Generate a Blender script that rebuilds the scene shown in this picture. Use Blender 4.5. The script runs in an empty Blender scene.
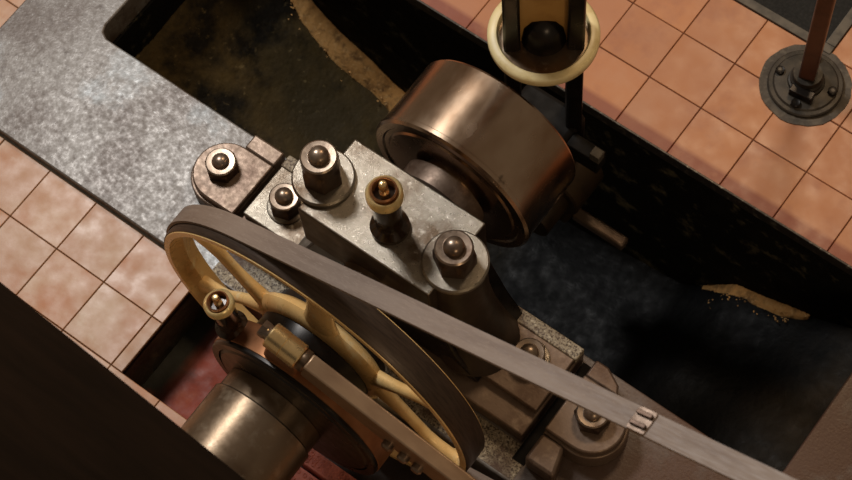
import bpy, bmesh, math, random
from mathutils import Matrix, Vector
random.seed(7)
PI = math.pi
R = math.radians
scene = bpy.context.scene
C = bpy.context.collection

# ------------------------------------------------------------------ camera
RIGHT = Vector((0.80165, 0.595417, -0.053251))
DOWN = Vector((0.527888, -0.746893, -0.404332))
FWD = Vector((-0.280519, 0.296022, -0.913061))
CAM = Vector((0.99796, -2.07791, 4.34722))
cd = bpy.data.cameras.new('camera')
cd.sensor_width = 36; cd.sensor_fit = 'HORIZONTAL'; cd.lens = 2000/852*36
cd.dof.use_dof = True; cd.dof.focus_distance = 4.35; cd.dof.aperture_fstop = 5.0
cam = bpy.data.objects.new('camera', cd); C.objects.link(cam)
cam.matrix_world = Matrix(((RIGHT.x, -DOWN.x, -FWD.x, CAM.x), (RIGHT.y, -DOWN.y, -FWD.y, CAM.y),
                           (RIGHT.z, -DOWN.z, -FWD.z, CAM.z), (0, 0, 0, 1)))
scene.camera = cam

# ------------------------------------------------------------------ world, lights, exposure
w = bpy.data.worlds.new('world'); scene.world = w; w.use_nodes = True
w.node_tree.nodes['Background'].inputs[0].default_value = (1.0, 0.74, 0.50, 1)
w.node_tree.nodes['Background'].inputs[1].default_value = 0.15

def area(name, loc, target, size, power, col, sy=None):
    l = bpy.data.lights.new(name, 'AREA'); l.energy = power; l.color = col; l.size = size
    if sy: l.shape = 'RECTANGLE'; l.size_y = sy
    o = bpy.data.objects.new(name, l); C.objects.link(o); o.location = loc
    o.rotation_euler = (Vector(target) - Vector(loc)).to_track_quat('-Z', 'Y').to_euler()
    return o
area('skylight', (-2.75, 0.05, 4.0), (-0.7, -0.8, 0), 0.75, 108, (1.0, 0.97, 0.94), 0.75)
area('hall_lamp', (-0.5, 2.1, 4.2), (-0.2, -0.5, 0), 0.8, 52, (1.0, 0.72, 0.45))
area('side_lamp', (3.0, -2.6, 2.9), (-0.4, -1.0, 0.2), 0.6, 20, (1.0, 0.74, 0.46))

vs = scene.view_settings
vs.view_transform = 'Standard'; vs.look = 'None'; vs.exposure = 0.0; vs.gamma = 1.0
vs.use_curve_mapping = False

# ------------------------------------------------------------------ helpers: materials
def srgb(r, g, b):
    f = lambda c: (c/12.92 if c <= .04045 else ((c+.055)/1.055)**2.4)
    return (f(r/255), f(g/255), f(b/255), 1)

def pm(name, layers, metal=0.0, rough=(.4, .6), bump=0.0, bump_scale=60, scale_xyz=None, coat=0.0, objrand=0.0, spec=.5):
    """layers: first a colour, then (colour, scale, lo, hi, detail) noise masks mixed over it."""
    m = bpy.data.materials.new(name); m.use_nodes = True
    nt = m.node_tree; N = nt.nodes; L = nt.links
    b = N['Principled BSDF']
    geo = N.new('ShaderNodeNewGeometry'); src = geo.outputs['Position']
    if scale_xyz:
        mp = N.new('ShaderNodeMapping'); L.new(src, mp.inputs[0]); mp.inputs['Scale'].default_value = scale_xyz; src = mp.outputs[0]
    if objrand:
        oi = N.new('ShaderNodeObjectInfo'); ad = N.new('ShaderNodeVectorMath'); ad.operation = 'MULTIPLY_ADD'
        L.new(oi.outputs['Random'], ad.inputs[0]); ad.inputs[1].default_value = (17, 31, 5); L.new(src, ad.inputs[2]); src = ad.outputs[0]
    cur = None; fac = None
    for i, ly in enumerate(layers):
        if i == 0:
            rgb = N.new('ShaderNodeRGB'); rgb.outputs[0].default_value = ly; cur = rgb.outputs[0]; continue
        col, sc, lo, hi, det = ly[:5]
        n = N.new('ShaderNodeTexNoise'); n.inputs['Scale'].default_value = sc; n.inputs['Detail'].default_value = det
        n.inputs['Roughness'].default_value = .62
        L.new(src, n.inputs['Vector'])
        mr = N.new('ShaderNodeMapRange'); mr.inputs[1].default_value = lo; mr.inputs[2].default_value = hi
        L.new(n.outputs['Fac'], mr.inputs[0]); mask = mr.outputs[0]
        if len(ly) > 5:      # (axis, a, b): ramps the mask along a world axis
            ax, a, c2 = ly[5]
            sp = N.new('ShaderNodeSeparateXYZ'); L.new(geo.outputs['Position'], sp.inputs[0])
            m2 = N.new('ShaderNodeMapRange'); m2.inputs[1].default_value = a; m2.inputs[2].default_value = c2
            L.new(sp.outputs['XYZ'.index(ax)], m2.inputs[0])
            mu = N.new('ShaderNodeMath'); mu.operation = 'MULTIPLY'; L.new(mask, mu.inputs[0]); L.new(m2.outputs[0], mu.inputs[1]); mask = mu.outputs[0]
        mx = N.new('ShaderNodeMix'); mx.data_type = 'RGBA'
        L.new(mask, mx.inputs['Factor']); L.new(cur, mx.inputs[6]); mx.inputs[7].default_value = col
        cur = mx.outputs[2]; fac = mask if fac is None else fac
    if objrand:
        hs = N.new('ShaderNodeHueSaturation'); L.new(cur, hs.inputs['Color'])
        mr = N.new('ShaderNodeMapRange'); mr.inputs[3].default_value = 1-objrand; mr.inputs[4].default_value = 1+objrand
        L.new(oi.outputs['Random'], mr.inputs[0]); L.new(mr.outputs[0], hs.inputs['Value']); cur = hs.outputs[0]
    L.new(cur, b.inputs['Base Color'])
    b.inputs['Metallic'].default_value = metal; b.inputs['Specular IOR Level'].default_value = spec
    n = N.new('ShaderNodeTexNoise'); n.inputs['Scale'].default_value = bump_scale*.5; n.inputs['Detail'].default_value = 4
    L.new(src, n.inputs['Vector'])
    mr = N.new('ShaderNodeMapRange'); mr.inputs[1].default_value = .3; mr.inputs[2].default_value = .7
    mr.inputs[3].default_value = rough[0]; mr.inputs[4].default_value = rough[1]
    L.new(n.outputs['Fac'], mr.inputs[0]); L.new(mr.outputs[0], b.inputs['Roughness'])
    if coat:
        b.inputs['Coat Weight'].default_value = coat; b.inputs['Coat Roughness'].default_value = .24
    if bump:
        n2 = N.new('ShaderNodeTexNoise'); n2.inputs['Scale'].default_value = bump_scale; n2.inputs['Detail'].default_value = 5
        L.new(src, n2.inputs['Vector'])
        bp = N.new('ShaderNodeBump'); bp.inputs['Strength'].default_value = bump; bp.inputs['Distance'].default_value = .004
        L.new(n2.outputs['Fac'], bp.inputs['Height']); L.new(bp.outputs[0], b.inputs['Normal'])
    return m

M = {}
M['tile'] = pm('terracotta_tile', [srgb(180, 120, 84), (srgb(186, 122, 78), 5, .40, .66, 3), (srgb(162, 102, 74), 8, .52, .75, 4),
                                   (srgb(188, 138, 108), 3.5, .52, .78, 5), (srgb(138, 72, 48), 6, .25, .48, 5, ('Y', -.108, -.122))],
               rough=(.32, .5), bump=.06, bump_scale=40, objrand=.05)
M['tile_pale'] = pm('chalky_tile', [srgb(184, 136, 98), (srgb(182, 118, 70), 5, .46, .66, 4), (srgb(198, 164, 132), 6, .48, .70, 5),
                                    (srgb(210, 186, 162), 12, .65, .80, 6)], rough=(.32, .5), bump=.06, bump_scale=40, objrand=.05)
M['grout'] = pm('grout', [srgb(98, 68, 52), (srgb(74, 52, 42), 40, .4, .6, 4)], rough=(.8, .95), bump=.3, bump_scale=200)
M['cement'] = pm('cement', [srgb(92, 84, 74), (srgb(70, 63, 55), 18, .4, .62, 6), (srgb(108, 100, 88), 60, .5, .7, 4)], rough=(.75, .95), bump=.4, bump_scale=120)
M['bed'] = pm('worn_lit_bed_paint', [srgb(114, 108, 102), (srgb(82, 69, 59), 5, .44, .60, 10), (srgb(150, 158, 162), 3.4, .55, .68, 9),  # pale blue layer paints the skylight's glare over the worn paint
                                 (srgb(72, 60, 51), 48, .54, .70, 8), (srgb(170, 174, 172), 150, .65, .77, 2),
                                 (srgb(88, 64, 52), 6, .15, .45, 6, ('X', .05, .4))],  # brown layer toward +X: weaker light painted into the colour
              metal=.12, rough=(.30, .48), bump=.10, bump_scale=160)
M['speckle'] = pm('flaking_pale_paint', [srgb(158, 146, 124), (srgb(78, 64, 50), 210, .47, .58, 3), (srgb(196, 186, 164), 120, .55, .66, 3), (srgb(92, 70, 56), 7, .52, .64, 6)], rough=(.5, .7), bump=.3, bump_scale=260)
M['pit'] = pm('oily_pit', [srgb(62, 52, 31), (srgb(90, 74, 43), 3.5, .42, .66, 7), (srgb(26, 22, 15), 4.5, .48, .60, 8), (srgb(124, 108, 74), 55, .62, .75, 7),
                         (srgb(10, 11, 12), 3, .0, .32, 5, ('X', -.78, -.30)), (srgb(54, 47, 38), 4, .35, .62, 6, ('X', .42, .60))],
              rough=(.5, .85), bump=.8, bump_scale=60, spec=.25)
M['pitwall'] = pm('tarred_wall', [srgb(10, 9, 7), (srgb(22, 20, 15), 12, .45, .7, 6), (srgb(104, 98, 76), 16, .57, .74, 9)], rough=(.75, .95), bump=.8, bump_scale=40, spec=.2)
M['shadeblack'] = pm('shade_black_iron', [srgb(16, 13, 10), (srgb(26, 20, 14), 8, .5, .7, 4)], rough=(.6, .8), spec=.2)  # near-black colour holding the shade of the bed gap and pit-side rod parts
M['grit'] = pm('lit_sandy_grit', [srgb(220, 168, 102), (srgb(140, 104, 62), 25, .50, .66, 6), (srgb(232, 192, 132), 90, .56, .7, 3)], rough=(.8, .95), bump=.6, bump_scale=120)
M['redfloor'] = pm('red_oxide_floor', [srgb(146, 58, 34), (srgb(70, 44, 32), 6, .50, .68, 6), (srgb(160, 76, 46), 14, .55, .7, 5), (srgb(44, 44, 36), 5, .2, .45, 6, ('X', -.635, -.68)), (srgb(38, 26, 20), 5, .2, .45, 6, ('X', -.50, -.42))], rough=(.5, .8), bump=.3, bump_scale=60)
M['grime'] = pm('grimy_wall', [srgb(80, 78, 64), (srgb(36, 34, 28), 8, .46, .66, 6), (srgb(120, 114, 94), 30, .6, .75, 5)], rough=(.35, .6), bump=.6, bump_scale=50)
M['steel'] = pm('oiled_steel', [srgb(146, 126, 104), (srgb(106, 86, 68), 5, .45, .68, 4), (srgb(166, 150, 130), 24, .55, .7, 4)], metal=.85, rough=(.28, .38), bump=.03, bump_scale=140)
M['bright'] = pm('bright_cap_steel', [srgb(136, 128, 116), (srgb(84, 68, 52), 6, .50, .64, 9), (srgb(162, 154, 142), 50, .55, .7, 5)], metal=.75, rough=(.26, .40), bump=.2, bump_scale=480)
M['brownsteel'] = pm('brown_steel', [srgb(120, 102, 88), (srgb(88, 68, 55), 8, .46, .68, 5), (srgb(136, 118, 102), 30, .56, .72, 4)], metal=.55, rough=(.34, .5), bump=.08, bump_scale=150)
M['nut'] = pm('nut_steel', [srgb(142, 126, 111), (srgb(98, 80, 67), 16, .48, .68, 4)], metal=.8, rough=(.26, .38), bump=.03, bump_scale=120)
M['nutside'] = pm('dark_nut_flats', [srgb(84, 66, 54), (srgb(58, 44, 36), 16, .48, .68, 4)], metal=.7, rough=(.34, .46), bump=.05, bump_scale=120)
M['disc'] = pm('bronzed_disc_steel', [srgb(186, 164, 142), (srgb(150, 120, 94), 5, .44, .68, 4), (srgb(36, 30, 26), 12, .67, .73, 3)],
               metal=1.0, rough=(.20, .29), scale_xyz=(1, .5, 1))
M['dark'] = pm('black_iron', [srgb(36, 30, 26), (srgb(22, 18, 16), 12, .4, .6, 5)], metal=.4, rough=(.25, .4))
M['pulley'] = pm('cream_pulley_paint', [srgb(244, 206, 140), (srgb(224, 176, 106), 7, .5, .7, 4), (srgb(246, 222, 170), 26, .58, .72, 3)], metal=.1, rough=(.22, .36), bump=.03)
M['pulleyface'] = pm('pulley_face', [srgb(72, 58, 48), (srgb(54, 42, 34), 20, .45, .65, 5)], metal=.4, rough=(.38, .5), scale_xyz=(1, 12, 1))
M['belt'] = pm('leather_belt', [srgb(132, 115, 102), (srgb(116, 98, 85), 5, .42, .64, 4), (srgb(146, 130, 117), 60, .55, .7, 3)], rough=(.45, .6), scale_xyz=(1, 9, 1), bump=.04)
M['brass'] = pm('brass', [srgb(242, 212, 156), (srgb(214, 180, 122), 14, .5, .7, 4)], metal=.9, rough=(.22, .32))
M['palebrass'] = pm('pale_brass', [srgb(236, 212, 152), (srgb(208, 176, 112), 18, .5, .7, 4)], metal=.35, rough=(.22, .34))
M['darkbrown'] = pm('dark_brown_iron', [srgb(58, 46, 36), (srgb(40, 31, 24), 8, .45, .66, 5)], metal=.3, rough=(.4, .55))
M['copper'] = pm('bronze_strap', [srgb(160, 110, 74), (srgb(128, 84, 55), 8, .46, .68, 4)], metal=.7, rough=(.34, .46))
M['rod'] = pm('browned_rod', [srgb(158, 130, 102), (srgb(134, 106, 82), 12, .45, .66, 5)], metal=.5, rough=(.32, .45), scale_xyz=(.4, 1, 1))
M['oil'] = pm('oil_film', [srgb(44, 32, 22), (srgb(74, 50, 30), 20, .5, .7, 3)], metal=.2, rough=(.08, .2))
M['post'] = pm('brown_post_paint', [srgb(76, 46, 32), (srgb(56, 34, 25), 16, .45, .66, 4)], rough=(.3, .45))
M['iron'] = pm('dark_flange_iron', [srgb(62, 56, 48), (srgb(44, 40, 34), 20, .42, .62, 5), (srgb(80, 74, 64), 60, .58, .7, 4)], metal=.4, rough=(.45, .6), bump=.15)
M['mat'] = pm('rubber_mat', [srgb(24, 23, 20), (srgb(36, 34, 29), 150, .55, .68, 2)], rough=(.8, .95), bump=.3, bump_scale=260)
M['frame'] = pm('mat_frame', [srgb(92, 86, 77), (srgb(76, 71, 64), 30, .45, .65, 4)], metal=.2, rough=(.5, .65))
M['panel'] = pm('dark_timber', [srgb(32, 22, 14), (srgb(26, 18, 11), 4, .4, .6, 5)], rough=(.9, .98), scale_xyz=(.6, 6, 6), spec=.05)
M['brick'] = pm('pink_brick', [srgb(208, 128, 114), (srgb(170, 98, 86), 30, .45, .65, 5)], rough=(.7, .9), bump=.4)
M['mortar'] = pm('dark_mortar', [srgb(50, 46, 40)], rough=(.8, .9))
M['cream'] = pm('cream_ring', [srgb(230, 212, 160), (srgb(204, 178, 120), 18, .5, .7, 4)], rough=(.3, .45))
M['gold'] = pm('golden_web', [srgb(196, 150, 84), (srgb(170, 124, 64), 10, .5, .7, 4)], metal=.1, rough=(.3, .45))
M['darkgold'] = pm('dull_bronze', [srgb(50, 37, 22), (srgb(34, 25, 16), 14, .5, .7, 4)], metal=.3, rough=(.5, .65), spec=.3)
M['strip'] = pm('edge_strip', [srgb(66, 60, 54), (srgb(130, 122, 112), 40, .55, .7, 4)], metal=.5, rough=(.35, .55))

# ------------------------------------------------------------------ helpers: meshes
def obj(name, bm, mat, parent=None, smooth=35, bevel=0, segs=2):
    bmesh.ops.recalc_face_normals(bm, faces=bm.faces)
    me = bpy.data.meshes.new(name); bm.to_mesh(me); bm.free()
    if smooth:
        me.shade_smooth(); me.set_sharp_from_angle(angle=R(smooth))
    me.materials.append(M[mat])
    o = bpy.data.objects.new(name, me); C.objects.link(o)
    if parent: o.parent = parent
    if bevel:
        b = o.modifiers.new('bevel', 'BEVEL'); b.width = bevel; b.segments = segs; b.limit_method = 'ANGLE'; b.angle_limit = R(40)
    return o

def tag(o, label=None, cat=None, group=None, kind=None):
    if label: o['label'] = label
    if cat: o['category'] = cat
    if group: o['group'] = group
    if kind: o['kind'] = kind
    return o

def thing(name, loc, label, cat, group=None):
    o = bpy.data.objects.new(name, None); C.objects.link(o); o.location = loc; o.empty_display_size = .05
    return tag(o, label, cat, group)

def place(child_list, t):
    """children were modelled in world space: keep them there under thing t"""
    for c in child_list:
        c.parent = t; c.matrix_parent_inverse = Matrix.Translation(-Vector(t.location))

def box(x0, x1, y0, y1, z0, z1, bm=None):
    bm = bm or bmesh.new()
    v = [bm.verts.new((x, y, z)) for z in (z0, z1) for x, y in ((x0, y0), (x1, y0), (x1, y1), (x0, y1))]
    for f in ((3, 2, 1, 0), (4, 5, 6, 7), (0, 1, 5, 4), (1, 2, 6, 5), (2, 3, 7, 6), (3, 0, 4, 7)):
        bm.faces.new([v[i] for i in f])
    return bm

def prism(poly, z0, z1, bm=None, f=lambda x, y, z: (x, y, z)):
    bm = bm or bmesh.new(); n = len(poly)
    a = [bm.verts.new(f(x, y, z0)) for x, y in poly]; b = [bm.verts.new(f(x, y, z1)) for x, y in poly]
    bm.faces.new(a[::-1]); bm.faces.new(b)
    for i in range(n): bm.faces.new((a[i], a[(i+1) % n], b[(i+1) % n], b[i]))
    return bm

def frame_to(axis):
    return Vector((0, 0, 1)).rotation_difference(Vector(axis).normalized()).to_matrix().to_4x4()

def lathe(prof, loc=(0, 0, 0), axis=(0, 0, 1), seg=40, bm=None, rot=0):
    """prof: (radius, height) pairs; closed on the axis at both ends when radius is 0"""
    bm = bm or bmesh.new(); T = Matrix.Translation(loc) @ frame_to(axis) @ Matrix.Rotation(rot, 4, 'Z')
    rings = []
    for r, h in prof:
        if r < 1e-6: rings.append([bm.verts.new(T @ Vector((0, 0, h)))])
        else: rings.append([bm.verts.new(T @ Vector((r*math.cos(2*PI*i/seg), r*math.sin(2*PI*i/seg), h))) for i in range(seg)])
    for a, b in zip(rings, rings[1:]):
        for i in range(seg):
            j = (i+1) % seg
            if len(a) == 1 and len(b) == 1: continue
            if len(a) == 1: bm.faces.new((a[0], b[i], b[j]))
            elif len(b) == 1: bm.faces.new((a[i], a[j], b[0]))
            else: bm.faces.new((a[i], a[j], b[j], b[i]))
    return bm

def ring_lathe(prof, loc, axis, seg=64):
    """closed profile swept round: no axis points"""
    bm = bmesh.new(); T = Matrix.Translation(loc) @ frame_to(axis)
    rings = [[bm.verts.new(T @ Vector((r*math.cos(2*PI*i/seg), r*math.sin(2*PI*i/seg), h))) for i in range(seg)] for r, h in prof]
    n = len(rings)
    for k in range(n):
        a, b = rings[k], rings[(k+1) % n]
        for i in range(seg): bm.faces.new((a[i], a[(i+1) % seg], b[(i+1) % seg], b[i]))
    return bm

def hexnut(r, h, loc, axis=(0, 0, 1), rot=0):
    """six flats below, a turned round collar on top"""
    bm = bmesh.new(); T = Matrix.Translation(loc) @ frame_to(axis) @ Matrix.Rotation(rot, 4, 'Z'); seg = 48
    def hr(a):
        a = a % (PI/3) - PI/6
        return r*math.cos(PI/6)/math.cos(a)
    rc = r*.885; rings = []
    for k in range(6):
        ring = []
        for i in range(seg):
            a = 2*PI*i/seg; rr = hr(a)
            q = ((rr, 0), (rr, h*.60 - max(rr-rc, 0)*.5), (rc, h*.66), (rc, h-r*.07), (rc-r*.08, h), (rc*.6, h-.001))[k]
            ring.append(bm.verts.new(T @ Vector((q[0]*math.cos(a), q[0]*math.sin(a), q[1]))))
        rings.append(ring)
    for a, b in zip(rings, rings[1:]):
        for i in range(seg): bm.faces.new((a[i], a[(i+1) % seg], b[(i+1) % seg], b[i]))
    bm.faces.new(rings[0][::-1]); bm.faces.new(rings[-1])
    return bm

def dome(r, h, loc, axis=(0, 0, 1), seg=28):
    p = [(r, -.02), (r, h-r*.75)] + [(r*math.cos(a), h-r*.75+r*.75*math.sin(a)) for a in (R(20), R(40), R(60), R(75))] + [(0, h)]
    return lathe([(0, -.02)] + p, loc, axis, seg)

def sweep(pts, hw, hy, bm=None, y=0, seg=10):
    """oval bar along a path in the XZ plane; hw = half widths in the plane, hy = half widths along Y"""
    bm = bm or bmesh.new(); rings = []
    for i, (x, z) in enumerate(pts):
        a = Vector(pts[max(i-1, 0)]); b = Vector(pts[min(i+1, len(pts)-1)]); d = (b-a).normalized(); n = Vector((-d.y, d.x))
        ring = []
        for k in range(seg):
            t = 2*PI*k/seg; u = hw[i]*math.cos(t); v = hy[i]*math.sin(t)
            ring.append(bm.verts.new((x+n.x*u, y+v, z+n.y*u)))
        rings.append(ring)
    for a, b in zip(rings, rings[1:]):
        for k in range(seg): bm.faces.new((a[k], a[(k+1) % seg], b[(k+1) % seg], b[k]))
    bm.faces.new(rings[0]); bm.faces.new(rings[-1][::-1])
    return bm

# ------------------------------------------------------------------ the setting: floor with its tiles
bm = bmesh.new()
GT = -.004
for q in ((-2.1, -.717, -1.35, -1.05), (-2.1, 1.3, -2.6, -1.35), (.42, 1.3, -1.35, -1.05), (-2.1, -1.562, -1.05, -.148), (-2.1, 1.3, -.148, 1.2)):
    box(q[0], q[1], q[2], q[3], -.02, GT, bm)
floor = tag(obj('floor', bm, 'grout', smooth=0), 'terracotta tiled engine room floor', kind='structure')

tile_mesh = {}
def tile(x0, x1, y0, y1, mat):
    g = .0011; sx, sy = round(x1-x0, 4), round(y1-y0, 4); key = (sx, sy, mat)
    if key not in tile_mesh:
        b = bmesh.new(); c = .0014
        hx, hy = sx/2-g, sy/2-g; zz = -.011
        lo = [b.verts.new((x, y, zz)) for x, y in ((-hx, -hy), (hx, -hy), (hx, hy), (-hx, hy))]
        mi = [b.verts.new((x, y, -c)) for x, y in ((-hx, -hy), (hx, -hy), (hx, hy), (-hx, hy))]
        hi = [b.verts.new((x, y, 0)) for x, y in ((-hx+c, -hy+c), (hx-c, -hy+c), (hx-c, hy-c), (-hx+c, hy-c))]
        b.faces.new(lo[::-1]); b.faces.new(hi)
        for A, B in ((lo, mi), (mi, hi)):
            for i in range(4): b.faces.new((A[i], A[(i+1) % 4], B[(i+1) % 4], B[i]))
        me = bpy.data.meshes.new('tile'); b.to_mesh(me); b.free(); me.materials.append(M[mat]); tile_mesh[key] = me
    o = bpy.data.objects.new('tile', tile_mesh[key]); C.objects.link(o); o.parent = floor
    o.location = ((x0+x1)/2, (y0+y1)/2, random.uniform(-.0008, .0006))
    o.rotation_euler = (random.uniform(-.004, .004), random.uniform(-.004, .004), 0)

def tiles(xs, ys, mat, skip=None):
    for x0, x1 in zip(xs, xs[1:]):
        for y0, y1 in zip(ys, ys[1:]):
            if skip and skip((x0+x1)/2, (y0+y1)/2): continue
            tile(x0, x1, y0, y1, mat)
fr = lambda a, b: [round(.15*i, 3) for i in range(a, b+1)]
tiles(fr(-14, -5) + [-.717], fr(-9, -7), 'tile_pale')                     # beside the bed
tiles(fr(-14, 8), fr(-14, -9), 'tile_pale')                               # below the pulley slot
tiles(fr(-14, -11) + [-1.565], fr(-7, -1), 'tile_pale')                   # beyond the end of the bed
tiles(fr(-14, 8), fr(-1, 2), 'tile')                                      # far side of the pit
tiles([.177] + fr(2, 8), fr(2, 6), 'tile')
tiles([.42] + fr(3, 8), fr(-9, -7), 'tile_pale')                                # beside the mat

tag(obj('trim_1', box(-1.56, 1.3, -.1535, -.1475, -.035, .002), 'strip', bevel=.0015), 'thin worn metal edging strip along the pit', kind='structure')

# crank pit: curved floor, dark walls
def pitz(x):
    if x < .1: return .55 - math.sqrt(max(1.3**2 - (x+.283)**2, .01))
    pts = [(.1, -.692), (.25, -.50), (.43, -.41), (.55, -.33), (.70, -.25)]
    for (a, za), (b, zb) in zip(pts, pts[1:]):
        if x <= b: return za + (zb-za)*(x-a)/(b-a)
    return -.25
random.seed(3)
bm = bmesh.new(); nx, ny = 110, 34; g = []
for i in range(nx+1):
    row = []
    for j in range(ny+1):
        x = -1.345 + 2.03*i/nx; y = -.70 + .56*j/ny
        z = pitz(x) + .012*math.sin(x*13+y*9)*math.sin(y*17-x*5) + random.uniform(-.003, .003)
        row.append(bm.verts.new((x, y, z)))
    g.append(row)
for i in range(nx):
    for j in range(ny): bm.faces.new((g[i][j], g[i+1][j], g[i+1][j+1], g[i][j+1]))
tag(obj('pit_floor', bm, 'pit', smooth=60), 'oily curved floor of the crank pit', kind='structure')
tag(obj('pit_lining', box(-1.56, 1.2, -.147, -.05, -.85, -.021), 'pitwall', smooth=0), 'black far wall of the crank pit', kind='structure')
tag(obj('pit_lining', box(-1.40, -1.337, -.70, -.148, -.6, -.075), 'pitwall', smooth=0), 'black end wall of the crank pit', kind='structure')
tag(obj('pit_lining', box(-1.40, .75, -.78, -.70, -.85, -.075), 'pitwall', smooth=0), 'near wall of the crank pit', kind='structure')
tag(obj('pit_lining', box(.662, .75, -.70, -.148, -.6, -.075), 'pitwall', smooth=0), 'right wall of the crank pit', kind='structure')

# grit along the far wall's foot, pale to paint in a lit streak
bm = bmesh.new(); random.seed(11)
for k in range(500):
    x = random.uniform(-1.2, .42); t = abs(random.gauss(0, .022))
    if -.72 < x < .2: continue
    r = random.uniform(.0012, .003)
    bmesh.ops.create_icosphere(bm, subdivisions=1, radius=r, matrix=Matrix.Translation((x, -.165-t, pitz(x)+.010)) @ Matrix.Diagonal((1.3, 1, .7, 1)))
n = 80
for xa, xb, hk, wk in ((-1.26, -.66, 1.0, 1.0), (.15, .46, .45, .5)):
    prev = None
    for i in range(n+1):
        u = i/n; x = xa + (xb-xa)*u; en = min(1, u*5, (1-u)*5)**.6
        hh = hk*en*(.040 + .007*math.sin(x*31)) + random.uniform(-.003, .003); ww = wk*en*(.058 + .010*math.sin(x*23+1)) + .004
        cur = [bm.verts.new((x, -.149, pitz(x)+hh)), bm.verts.new((x, -.150-ww*.35, pitz(x)+hh*.85)), bm.verts.new((x, -.150-ww*.7, pitz(x)+hh*.45)), bm.verts.new((x, -.150-ww, pitz(x)-.014))]
        if prev:
            for a in range(3): bm.faces.new((prev[a], prev[a+1], cur[a+1], cur[a]))
        prev = cur
tag(obj('grit', bm, 'grit', smooth=50), 'sandy grit along the foot of the black pit wall, its lit streak painted pale', 'grit', kind='stuff')

# pulley slot
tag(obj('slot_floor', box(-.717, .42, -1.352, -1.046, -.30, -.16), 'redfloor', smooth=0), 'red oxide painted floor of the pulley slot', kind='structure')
tag(obj('slot_lining', box(-.76, -.717, -1.352, -1.046, -.30, -.0115), 'grime', smooth=0), 'grimy end wall of the pulley slot', kind='structure')
tag(obj('slot_lining', box(-.76, .42, -1.40, -1.352, -.30, -.0115), 'grime', smooth=0), 'grimy near wall of the pulley slot', kind='structure')

# ------------------------------------------------------------------ engine bed
BZ = .02
def rect_round(x0, x1, y0, y1, c):
    return [(x0+c, y0), (x1-c, y0), (x1-c*.3, y0+c*.3), (x1, y0+c), (x1, y1-c), (x1-c*.3, y1-c*.3), (x1-c, y1), (x0+c, y1), (x0+c*.3, y1-c*.3), (x0, y1-c), (x0, y0+c), (x0+c*.3, y0+c*.3)]
t = thing('engine_bed', (-.28, -.87, BZ), 'long grey painted iron engine bed with a rectangular opening for the crank', 'machine bed')
ch = []
X0, X1, c = -1.343, .657, .028
def inner(xi, sg): return [(xi+sg*c, -.695), (xi+sg*c*.3, -.695+c*.35), (xi, -.695+c*1.1)]
poly = [(-1.56, -.158), (-1.56, -1.045), (1.15, -1.045), (1.15, -.158), (X1, -.158)] + inner(X1, -1)[::-1] + inner(X0, 1) + [(X0, -.158)]
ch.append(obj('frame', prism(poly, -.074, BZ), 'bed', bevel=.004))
ch.append(obj('worn_pad', box(-.70, .179, -1.038, -.956, -.01, .0203), 'speckle', bevel=.001))
ch.append(obj('gap_shade', box(.1475, .1805, -.995, -.712, 0, .0206), 'shadeblack'))  # flat black strip painting the shade of the gap beside the bearing
ch.append(obj('web', box(-.712, .415, -1.043, -.80, -.30, -.0745), 'grime', smooth=0))
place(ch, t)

# ------------------------------------------------------------------ main bearing
XS, ZS = -.283, .29
def ccap(parent_list, x, y, z, washer_r, nut_r, nut_h, dome_r, dome_h, rot, wh=.012, cham='nut'):
    if washer_r:
        parent_list.append(obj('washer', lathe([(0, 0), (washer_r, 0), (washer_r, wh*.7), (washer_r-.004, wh), (0, wh)], (x, y, z), seg=56), 'bright', smooth=30))
    n = obj('nut', hexnut(nut_r, nut_h, (x, y, z+wh), rot=rot), cham, smooth=25); parent_list.append(n)
    n.data.materials.append(M['nutside'])
    for p in n.data.polygons:
        if p.center.z < z+wh+nut_h*.93: p.material_index = 1  # sides darker than the top: dark reflections painted into the flats
    parent_list.append(obj('stud', dome(dome_r, dome_h, (x, y, z+wh+nut_h)), 'nut', smooth=60))

t = thing('main_bearing', (XS, -.81, BZ), 'iron pedestal bearing with a bright flat cap and two tall domed nuts', 'bearing')
ch = []
ch.append(obj('base_slab', box(-.708, .146, -.952, -.708, .0207, .072), 'brownsteel', bevel=.004))
ch.append(obj('base_rib', box(-.708, .146, -.742, -.708, .0725, .094), 'speckle', bevel=.003))
for x0, x1 in ((-.704, -.54), (-.026, .142)):
    ch.append(obj('nut_seat', box(x0, x1, -.892, -.7425, .0725, .095), 'bright' if x0 < -.5 else 'brownsteel', bevel=.003))
# body below the cap
ch.append(obj('pedestal_body', prism([(-.56, .073), (-.006, .073), (-.06, .16), (-.118, .30), (-.448, .30), (-.506, .16)], -.912, -.714, f=lambda x, y, z: (x, z, y)), 'dark', bevel=.006))
cap = obj('cap', box(-.468, -.115, -.918, -.712, .3005, .46), 'bright', bevel=.004); ch.append(cap)
cap.data.materials.append(M['darkbrown'])  # darker brown for the sides: shade painted onto the same steel
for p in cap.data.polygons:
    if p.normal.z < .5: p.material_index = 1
for x, sx in ((-.463, -1), (-.115, 1)):
    b = bmesh.new(); seg = 40; rings = []
    for z, r, dx in (((.096, .098, .045), (.14, .085, .035), (.22, .074, .018), (.32, .068, .004), (.4605, .067, 0)) if sx > 0 else ((.096, .05, -.02), (.3, .05, -.02), (.42, .050, -.014), (.44, .062, 0), (.4605, .062, 0))):
        rings.append([b.verts.new((x+sx*dx+r*math.cos(2*PI*i/seg), -.825+r*math.sin(2*PI*i/seg), z)) for i in range(seg)])
    for a, q in zip(rings, rings[1:]):
        for i in range(seg): b.faces.new((a[i], a[(i+1) % seg], q[(i+1) % seg], q[i]))
    b.faces.new(rings[0][::-1]); b.faces.new(rings[-1])
    ch.append(obj('stud_boss', b, 'darkbrown', smooth=40))
ccap(ch, -.463, -.830, .461, .070, .046, .096, .0235, .022, .2, wh=.014)
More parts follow.
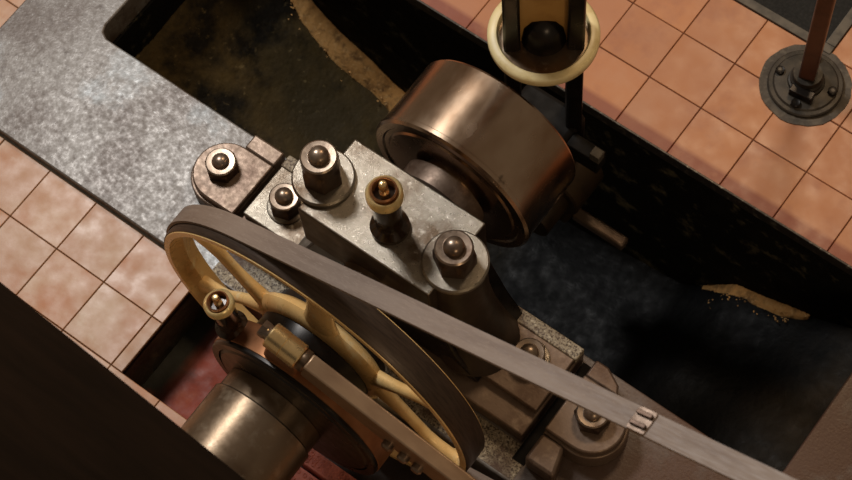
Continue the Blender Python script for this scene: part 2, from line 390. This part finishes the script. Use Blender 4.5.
ccap(ch, -.113, -.825, .461, .073, .047, .070, .0235, .022, .5, wh=.014)
ccap(ch, -.628, -.820, .0955, .047, .041, .050, .022, .020, .3, wh=.006)
ccap(ch, .058, -.800, .0955, .047, .041, .034, .022, .016, .1, wh=.006)
# oil cup on the cap
def oil_cup(loc, axis, s, hs=1.0, parts_mat=('oil', 'palebrass')):
    s0 = s; H = lambda prof: [(r, h*hs) for r, h in prof]
    base = obj('oil_cup', lathe(H([(0, 0), (.043*s, 0), (.043*s, .010*s), (.030*s, .020*s), (.027*s, .034*s), (.031*s, .044*s), (.031*s, .118*s), (.0, .118*s)]), loc, axis, 40), parts_mat[0], smooth=35)
    rim = obj('rim', ring_lathe(H([(.031*s, .112*s), (.0395*s, .116*s), (.0395*s, .132*s), (.034*s, .137*s), (.029*s, .134*s), (.028*s, .118*s)]), loc, axis, 40), parts_mat[1], smooth=50)
    inner = obj('inner_ring', ring_lathe(H([(.0285*s, .119*s), (.0285*s, .142*s), (.025*s, .144*s), (.0235*s, .140*s), (.0235*s, .119*s)]), loc, axis, 36), 'copper', smooth=40)
    needle = obj('needle_valve', lathe(H([(0, .118*s), (.011*s, .118*s), (.011*s, .136*s), (.006*s, .140*s), (.006*s, .148*s), (.010*s, .152*s), (.008*s, .164*s), (0, .167*s)]), loc, axis, 20), 'brass', smooth=40)
    floor_ = obj('oil', lathe(H([(0, .1185*s), (.024*s, .1185*s), (.024*s, .124*s), (0, .124*s)]), loc, axis, 24), 'oil')
    for p in (rim, inner, needle, floor_): p.parent = base
    return base
ch.append(oil_cup((-.277, -.838, .460), (0, 0, 1), 1.0, 1.32))
place(ch, t)

# ------------------------------------------------------------------ clamp lugs bolted to the bed either side of the bearing
def lug(name, xc, y, s, top, label, bx0, bx1, nx_):
    """s = -1: round end points to -X"""
    t = thing(name, (xc, y, BZ), label, 'clamp', 'clamp lugs holding the bearing on the bed'); ch = []
    r = .078; a0 = PI/2
    xe = bx1 if s < 0 else bx0
    arc = [(xc + s*r*math.cos(a), y + r*math.sin(a)) for a in [R(90-10*k) for k in range(19)]]
    lowr = [(xc + s*(r+.007)*math.cos(a), y + (r+.007)*math.sin(a)) for a in [R(90-10*k) for k in range(19)]]
    ch.append(obj('boss', prism([(xe, y+r+.005)] + lowr + [(xe, y-r-.005)], BZ, top-.020), 'brownsteel', bevel=.003))
    ch.append(obj('plate', prism([(xe, y+r)] + arc + [(xe, y-r)], top-.0198, top), 'brownsteel', bevel=.004))
    ccap(ch, xc+nx_, y+.004, top, 0, .042, .036, .0215, .016, .4, wh=.001)
    return t, ch
t, ch = lug('clamp_lug', -.808, -.832, -1, .092, 'round-ended brown iron clamp lug with a bright domed nut on the grey bed', -.80, -.722, -.009)
ch.append(obj('cross_bar', box(-.812, -.722, -.7525, -.710, BZ, .088), 'brownsteel', bevel=.005))
place(ch, t)
t, ch = lug('clamp_lug', .256, -.838, 1, .100, 'round-ended brown iron clamp lug with domed nut under the belt fastener', .182, .26, -.002)
ch.append(obj('cross_bar', prism([(.182, -.758), (.182, -.712), (.215, -.712), (.258, -.735), (.270, -.758)], BZ, .092), 'brownsteel', bevel=.005))
ch.append(obj('stop_block', prism([(.182, -.995), (.262, -.995), (.240, -.922), (.182, -.922)], BZ, .086), 'brownsteel', bevel=.008))
place(ch, t)

# ------------------------------------------------------------------ crankshaft with disc, collar and coupling
AX = (0, 1, 0)
t = thing('crankshaft', (XS, -.9, ZS), 'polished steel crankshaft with a broad drum-shaped crank disc and a coupling sleeve', 'crankshaft'); ch = []
ch.append(obj('shaft', lathe([(0, -.63), (.075, -.63), (.075, .33), (0, .33)], (XS, -.92, ZS), AX, 48), 'steel', smooth=40))
ch.append(obj('collar', lathe([(0, 0), (.098, 0), (.105, .006), (.105, .05), (.09, .052), (0, .052)], (XS, -.690, ZS), AX, 56), 'brownsteel', smooth=35))
disc = obj('crank_disc', lathe([(0, 0), (.17, 0), (.175, .004), (.186, .004), (.19, 0), (.207, 0), (.213, .006), (.213, .016), (.2105, .018), (.2105, .190), (.206, .196), (0, .196)], (XS, -.626, ZS), AX, 96), 'disc', smooth=30)
ch.append(disc)
ch.append(obj('coupling', lathe([(0, -.36), (.120, -.36), (.1265, -.354), (.1265, -.001), (.124, 0.002), (.121, .002), (.1205, .0045), (.1205, .046), (0, .046)], (XS, -1.307, ZS), AX, 80), 'steel', smooth=30))
place(ch, t)

# ------------------------------------------------------------------ belt pulley
PY0, PY1 = -1.131, -1.060; PYM = (PY0+PY1)/2; PR = .412
t = thing('belt_pulley', (XS, PYM, ZS), 'large cream painted spoked belt pulley standing in the floor slot', 'pulley'); ch = []
W = (PY1-PY0)
ch.append(obj('rim', ring_lathe([(PR-.002, 0), (PR, .004), (PR+.001, W/2), (PR, W-.004), (PR-.002, W), (PR-.016, W), (PR-.019, W*.7), (PR-.027, W*.5), (PR-.019, W*.3), (PR-.016, 0)], (XS, PY0, ZS), AX, 128), 'pulley', smooth=50))
ch.append(obj('rim_face', ring_lathe([(PR+.0003, .002), (PR+.0022, .004), (PR+.0032, W/2), (PR+.0022, W-.004), (PR+.0003, W-.002)], (XS, PY0, ZS), AX, 128), 'pulleyface', smooth=50))
ch.append(obj('web_ring', ring_lathe([(.115, -.018), (.145, -.024), (.165, -.012), (.172, 0), (.165, .012), (.145, .024), (.115, .018)], (XS, PYM, ZS), AX, 72), 'pulley', smooth=60))
ch.append(obj('hub', ring_lathe([(.076, -.06), (.135, -.06), (.142, -.054), (.142, .040), (.076, .040)], (XS, PYM, ZS), AX, 72), 'dark', smooth=35))
def pol(r, a): return (XS + r*math.cos(R(a)), ZS + r*math.sin(R(a)))
for a0, a1 in ((163, 146), (176, 203), (14, 24), (-4, -26), (84, 84), (258, 242), (270, 292)):
    pts = []; hw = []; hy = []
    for k in range(9):
        u = k/8; rr = .150 + (.396-.150)*u; aa = a0 + (a1-a0)*min(1, u*1.5)**.7
        pts.append(pol(rr, aa)); e = abs(u-.5)*2
        hw.append((.034 if a0 == 84 else .0135) + .015*e**2.2); hy.append(.013 + .006*e**2)
    ch.append(obj('spoke', sweep(pts, hw, hy, y=PYM, seg=14), 'pulley', smooth=70))
place(ch, t)

# ------------------------------------------------------------------ belt
BY0, BY1 = -1.110, -1.0615; ang = R(24.4); BR = PR+.0046; th = .006
def belt_path():
    p = []
    d = Vector((math.cos(ang), math.sin(ang))); n = Vector((-math.sin(ang), math.cos(ang))); c0 = Vector((XS, ZS))
    for k in range(13): p.append((c0 + n*BR + d*(2.2*(1-k/12)), n))
    a0 = 90+24.4
    for k in range(1, 60):
        a = R(a0 + 180*k/60); e = Vector((math.cos(a), math.sin(a))); p.append((c0+e*BR, e))
    for k in range(13): p.append((c0 - n*BR + d*(2.2*k/12), -n))
    return p
bm = bmesh.new(); rings = []
for q, n in belt_path():
    o_ = q + n*th
    rings.append([bm.verts.new((q.x, BY0, q.y)), bm.verts.new((o_.x, BY0+.001, o_.y)), bm.verts.new((o_.x, BY1-.001, o_.y)), bm.verts.new((q.x, BY1, q.y))])
for a, b in zip(rings, rings[1:]):
    for i in range(4): bm.faces.new((a[i], a[(i+1) % 4], b[(i+1) % 4], b[i]))
bm.faces.new(rings[0]); bm.faces.new(rings[-1][::-1])
belt = tag(obj('drive_belt', bm, 'belt', smooth=40), 'long flat grey-brown leather drive belt running off the cream pulley', 'belt')
d = Vector((math.cos(ang), 0, math.sin(ang))); n = Vector((-math.sin(ang), 0, math.cos(ang))); c0 = Vector((XS, 0, ZS))
sdist = 1.055
Tm = Matrix(((d.x, 0, n.x, 0), (0, 1, 0, 0), (d.z, 0, n.z, 0), (0, 0, 0, 1)))
fl = obj('fastener_plate', prism(rect_round(-.020, .020, -.0235, .0235, .004), 0, .003), 'brownsteel', belt, bevel=.001)
fl.matrix_world = Matrix.Translation(c0 + n*(BR+th) + d*sdist + Vector((0, (BY0+BY1)/2, 0))) @ Tm
for k in (.3, 1.7):
    s_ = obj('fastener_bar', prism(rect_round(-.017, .017, -.0045, .0045, .002), 0, .006), 'nutside', belt, bevel=.0015)
    s_.matrix_world = Matrix.Translation(c0 + n*(BR+th+.003) + d*(sdist) + Vector((0, (BY0+BY1)/2 + (k-1)*.0155, 0))) @ Tm

# ------------------------------------------------------------------ eccentric with strap, rod and oil cup
EX, EZ = -.232, .330; EY0, EY1 = -1.250, -1.186; EYM = (EY0+EY1)/2
t = thing('eccentric', (EX, EYM, EZ), 'bronze eccentric strap on a black sheave with a long rod and its own oil cup', 'eccentric'); ch = []
ch.append(obj('sheave', lathe([(0, -.010), (.192, -.010), (.200, -.004), (.200, .066), (0, .066)], (EX, EY0, EZ), AX, 80), 'dark', smooth=35))
ch.append(obj('strap', ring_lathe([(.2005, .003), (.214, 0), (.222, .004), (.222, .060), (.214, .064), (.2005, .061)], (EX, EY0, EZ), AX, 96), 'copper', smooth=35))
ch.append(obj('strap_lip', ring_lathe([(.2002, -.008), (.217, -.008), (.220, -.004), (.220, .0028), (.2002, .0028)], (EX, EY0, EZ), AX, 96), 'dark', smooth=35))
# rod direction (down to the right), brass adjusting sleeve and end nut
p0 = Vector((-.236, -1.222, .638)); p1 = Vector((1.10, -1.222, .288)); rd = (p1-p0).normalized()
side = Vector((0, 1, 0)); upv = rd.cross(side).normalized()
if upv.z < 0: upv = -upv
def bar(a, b, hy, hz, hz2=None, hy2=None, bm=None):
    bm = bm or bmesh.new(); v = []
    for p, q, y_ in ((a, hz, hy), (b, hz2 or hz, hy2 or hy)):
        v.append([bm.verts.new(p + side*sy*y_ + upv*sz*q) for sy, sz in ((-1, -1), (1, -1), (1, 1), (-1, 1))])
    bm.faces.new(v[0]); bm.faces.new(v[1][::-1])
    for i in range(4): bm.faces.new((v[0][i], v[0][(i+1) % 4], v[1][(i+1) % 4], v[1][i]))
    return bm
ch.append(obj('strap_lug', bar(p0-rd*.030-upv*.060, p0+rd*.050-upv*.060, .022, .042), 'copper', bevel=.006))
ch.append(obj('end_nut', hexnut(.019, .024, p0-rd*.058, rd), 'nut', smooth=25))
sl = obj('brass_sleeve', lathe([(0, -.036), (.026, -.036), (.028, -.033), (.028, -.001), (.027, 0), (.028, .001), (.028, .038), (.026, .041), (0, .041)], p0, rd, 48), 'brass', smooth=30)
ch.append(sl)
ch.append(obj('lock_collar', lathe([(0, .0405), (.021, .0405), (.024, .045), (.024, .056), (.020, .060), (0, .060)], p0, rd, 36), 'steel', smooth=35))
ch.append(obj('rod', bar(p0+rd*.058-upv*.012, p1-upv*.024, .018, .036, .086, .016), 'rod', bevel=.004))
for k, dd in enumerate((.285, .325, .36)):
    ch.append(obj('bolt', lathe([(0, -.004), (.013, -.004), (.013, .010), (.009, .015), (0, .016)], p0+rd*dd-upv*.040-side*.0175, (0, -1, 0), 16), 'nut', smooth=35))
ca = R(140); cax = Vector((-.16, 0, 1)).normalized(); cl = Vector((EX+.218*math.cos(ca), EYM, EZ+.218*math.sin(ca)))
ch.append(obj('cup_stem', lathe([(0, -.02), (.020, -.02), (.020, .006), (.013, .014), (.013, .030), (0, .030)], cl, cax, 24), 'steel', smooth=35))
ch.append(oil_cup(tuple(cl + cax*.016), tuple(cax), .82))
place(ch, t)

# ------------------------------------------------------------------ connecting rod behind the crank disc
CX, CY = -.263, -.29
t = thing('connecting_rod', (CX, CY, -.25), 'dark upright connecting rod with golden web and round cream collar', 'connecting rod'); ch = []
for s in (-1, 1):
    ch.append(obj('rod_flange', box(-.019, .019, -.036, .036, .05, 2.4), 'dark', bevel=.006)); 
    ch[-1].matrix_world = Matrix.Translation((CX, CY, 0)) @ Matrix.Rotation(R(36.6), 4, 'Z') @ Matrix.Translation((s*.070, 0, 0))
web = obj('rod_web', box(-.052, .052, -.010, .010, .504, 2.4), 'gold'); web.matrix_world = Matrix.Translation((CX, CY, 0)) @ Matrix.Rotation(R(36.6), 4, 'Z'); ch.append(web)
sad = obj('web_foot', lathe([(0, .46), (.050, .46), (.050, .52), (.044, .56), (.028, .585), (0, .592)], (CX, CY, 0), (0, 0, 1), 32), 'dark', smooth=50); ch.append(sad)
ch.append(obj('cream_collar', ring_lathe([(.100, .497), (.118, .497), (.124, .503), (.124, .518), (.118, .524), (.104, .524), (.100, .518)], (CX, CY, 0), (0, 0, 1), 72), 'cream', smooth=50))
ch.append(obj('collar_plate', lathe([(0, .490), (.1005, .490), (.1005, .503), (0, .503)], (CX, CY, 0), (0, 0, 1), 56), 'steel', smooth=35))
ch.append(obj('rod_foot', box(CX-.085, CX+.085, CY-.06, CY+.06, -.06, .13), 'shadeblack', bevel=.015))
ch.append(obj('big_end', lathe([(0, -.06), (.070, -.06), (.075, -.055), (.075, .055), (.070, .06), (0, .06)], (-.195, CY, -.13), AX, 48), 'darkgold', smooth=35))
ch.append(obj('crank_pin', lathe([(0, -.15), (.05, -.15), (.05, .08), (0, .08)], (-.195, CY, -.13), AX, 32), 'darkgold', smooth=35))
ch.append(obj('bearing_cap', box(-.165, -.010, CY-.016, CY+.016, -.315, -.285), 'brownsteel', bevel=.006))
ch.append(obj('cap_keep', box(-.23, -.165, CY-.04, CY+.04, -.31, -.18), 'darkgold', bevel=.01))
ch.append(obj('oil_plate', box(-.112, -.085, CY-.03, CY-.005, .121, .150), 'frame', bevel=.002))
ch.append(obj('plate_bracket', box(-.18, -.090, CY-.028, CY+.01, .06, .1205), 'shadeblack', bevel=.003))
place(ch, t)

# ------------------------------------------------------------------ railing post on the far floor
FX, FY = .172, .197
t = thing('railing_post', (FX, FY, 0), 'brown square railing post bolted to the tiles on a round dark iron flange', 'post'); ch = []
ch.append(obj('flange', lathe([(0, .001), (.090, .001), (.092, .004), (.092, .010), (.089, .013), (.080, .0135), (.076, .018), (.046, .022), (0, .022)], (FX, FY, 0), (0, 0, 1), 64), 'iron', smooth=30))
ch.append(obj('socket', lathe([(0, .020), (.046, .020), (.044, .030), (.040, .032), (.040, .040), (.036, .044), (.035, .062), (0, .062)], (FX, FY, 0), (0, 0, 1), 48), 'iron', smooth=35))
po = obj('post', box(-.020, .020, -.020, .020, .060, 1.3), 'post', bevel=.004); po.matrix_world = Matrix.Translation((FX, FY, 0)) @ Matrix.Rotation(R(16), 4, 'Z'); ch.append(po)
for a in (70, 160, 250, 340):
    p = (FX+.068*math.cos(R(a+30)), FY+.068*math.sin(R(a+30)), .018)
    b_ = obj('bolt', hexnut(.0125, .010, p, rot=a), 'dark', smooth=25); ch.append(b_)
tb = obj('set_lug', box(-.030, .030, -.011, .011, .022, .046), 'dark', bevel=.002)
tb.matrix_world = Matrix.Translation((FX+.012, FY-.042, 0)) @ Matrix.Rotation(R(6), 4, 'Z'); ch.append(tb)
place(ch, t)
random.seed(5)
poly = [((.112+random.uniform(-.0015, .002))*math.cos(2*PI*k/40)+FX, (.112+random.uniform(-.0015, .002))*math.sin(2*PI*k/40)+FY) for k in range(40)]
o = obj('cement_patch', prism(poly, -.003, .0022), 'cement', floor, smooth=0); o['label'] = 'rough grey cement patch around the post flange'

# ------------------------------------------------------------------ mat in its frame
t = thing('floor_mat', (-.3, .6, 0), 'black rubber floor mat sunk in a grey metal frame', 'mat'); ch = []
ch.append(obj('mat', box(-.80, .150, .325, 1.0, -.0035, .002), 'mat', bevel=.001))
ch.append(obj('frame_bar', box(-.80, .176, .301, .325, -.0035, .005), 'frame', bevel=.0015))
ch.append(obj('frame_bar', box(.150, .176, .3255, 1.0, -.0035, .005), 'frame', bevel=.0015))
place(ch, t)

# ------------------------------------------------------------------ bricks in the slot
def brick(y0, y1, z1, label):
    b = bmesh.new(); x0, x1 = -.275, -.055; nx_, ny_ = 12, 3
    box(x0, x1, y0, y1, -.1595, z1-.004, b)
    # raised face with rows of small round pits left between its studs
    t = tag(obj('brick', b, 'brick', bevel=.003), label, 'brick')
    for j in range(ny_):
        for i in range(nx_):
            cx = x0+.012+(x1-x0-.024)*i/(nx_-1); cy = y0+.011+(y1-y0-.022)*j/(ny_-1)
            p = bpy.data.objects.new('stud_mark', stud_me); C.objects.link(p); p.parent = t; p.location = (cx, cy, z1-.004)
    return t
b_ = ring_lathe([(.0032, -.001), (.0062, -.001), (.0062, .0022), (.0052, .003), (.0038, .003), (.0032, .0022)], (0, 0, 0), (0, 0, 1), 8)
stud_me = bpy.data.meshes.new('stud_mark'); b_.to_mesh(stud_me); b_.free(); stud_me.materials.append(M['brick'])
brick(-1.256, -1.214, -.105, 'narrow pink brick in the slot nearer the eccentric')
brick(-1.330, -1.266, -.105, 'wide pink brick at the bottom edge under the coupling')

# ------------------------------------------------------------------ dark timber guard in the foreground
t = thing('guard_rail', (-.4, -1.75, 0), 'broad dark timber guard beam across the lower left foreground', 'guard rail'); ch = []
TA = R(-2.9)
g = obj('beam', box(-1.9, 1.2, -.55, 0, 1.02, 1.10), 'panel', bevel=.004)
g.matrix_world = Matrix.Translation((-.30, -1.543, 0)) @ Matrix.Rotation(TA, 4, 'Z'); ch.append(g)
for x in (-1.8, 1.08):
    p = obj('support_leg', box(x, x+.08, -.5, -.42, 0.001, 1.02), 'panel', bevel=.004)
    p.matrix_world = g.matrix_world.copy(); ch.append(p)
place(ch, t)
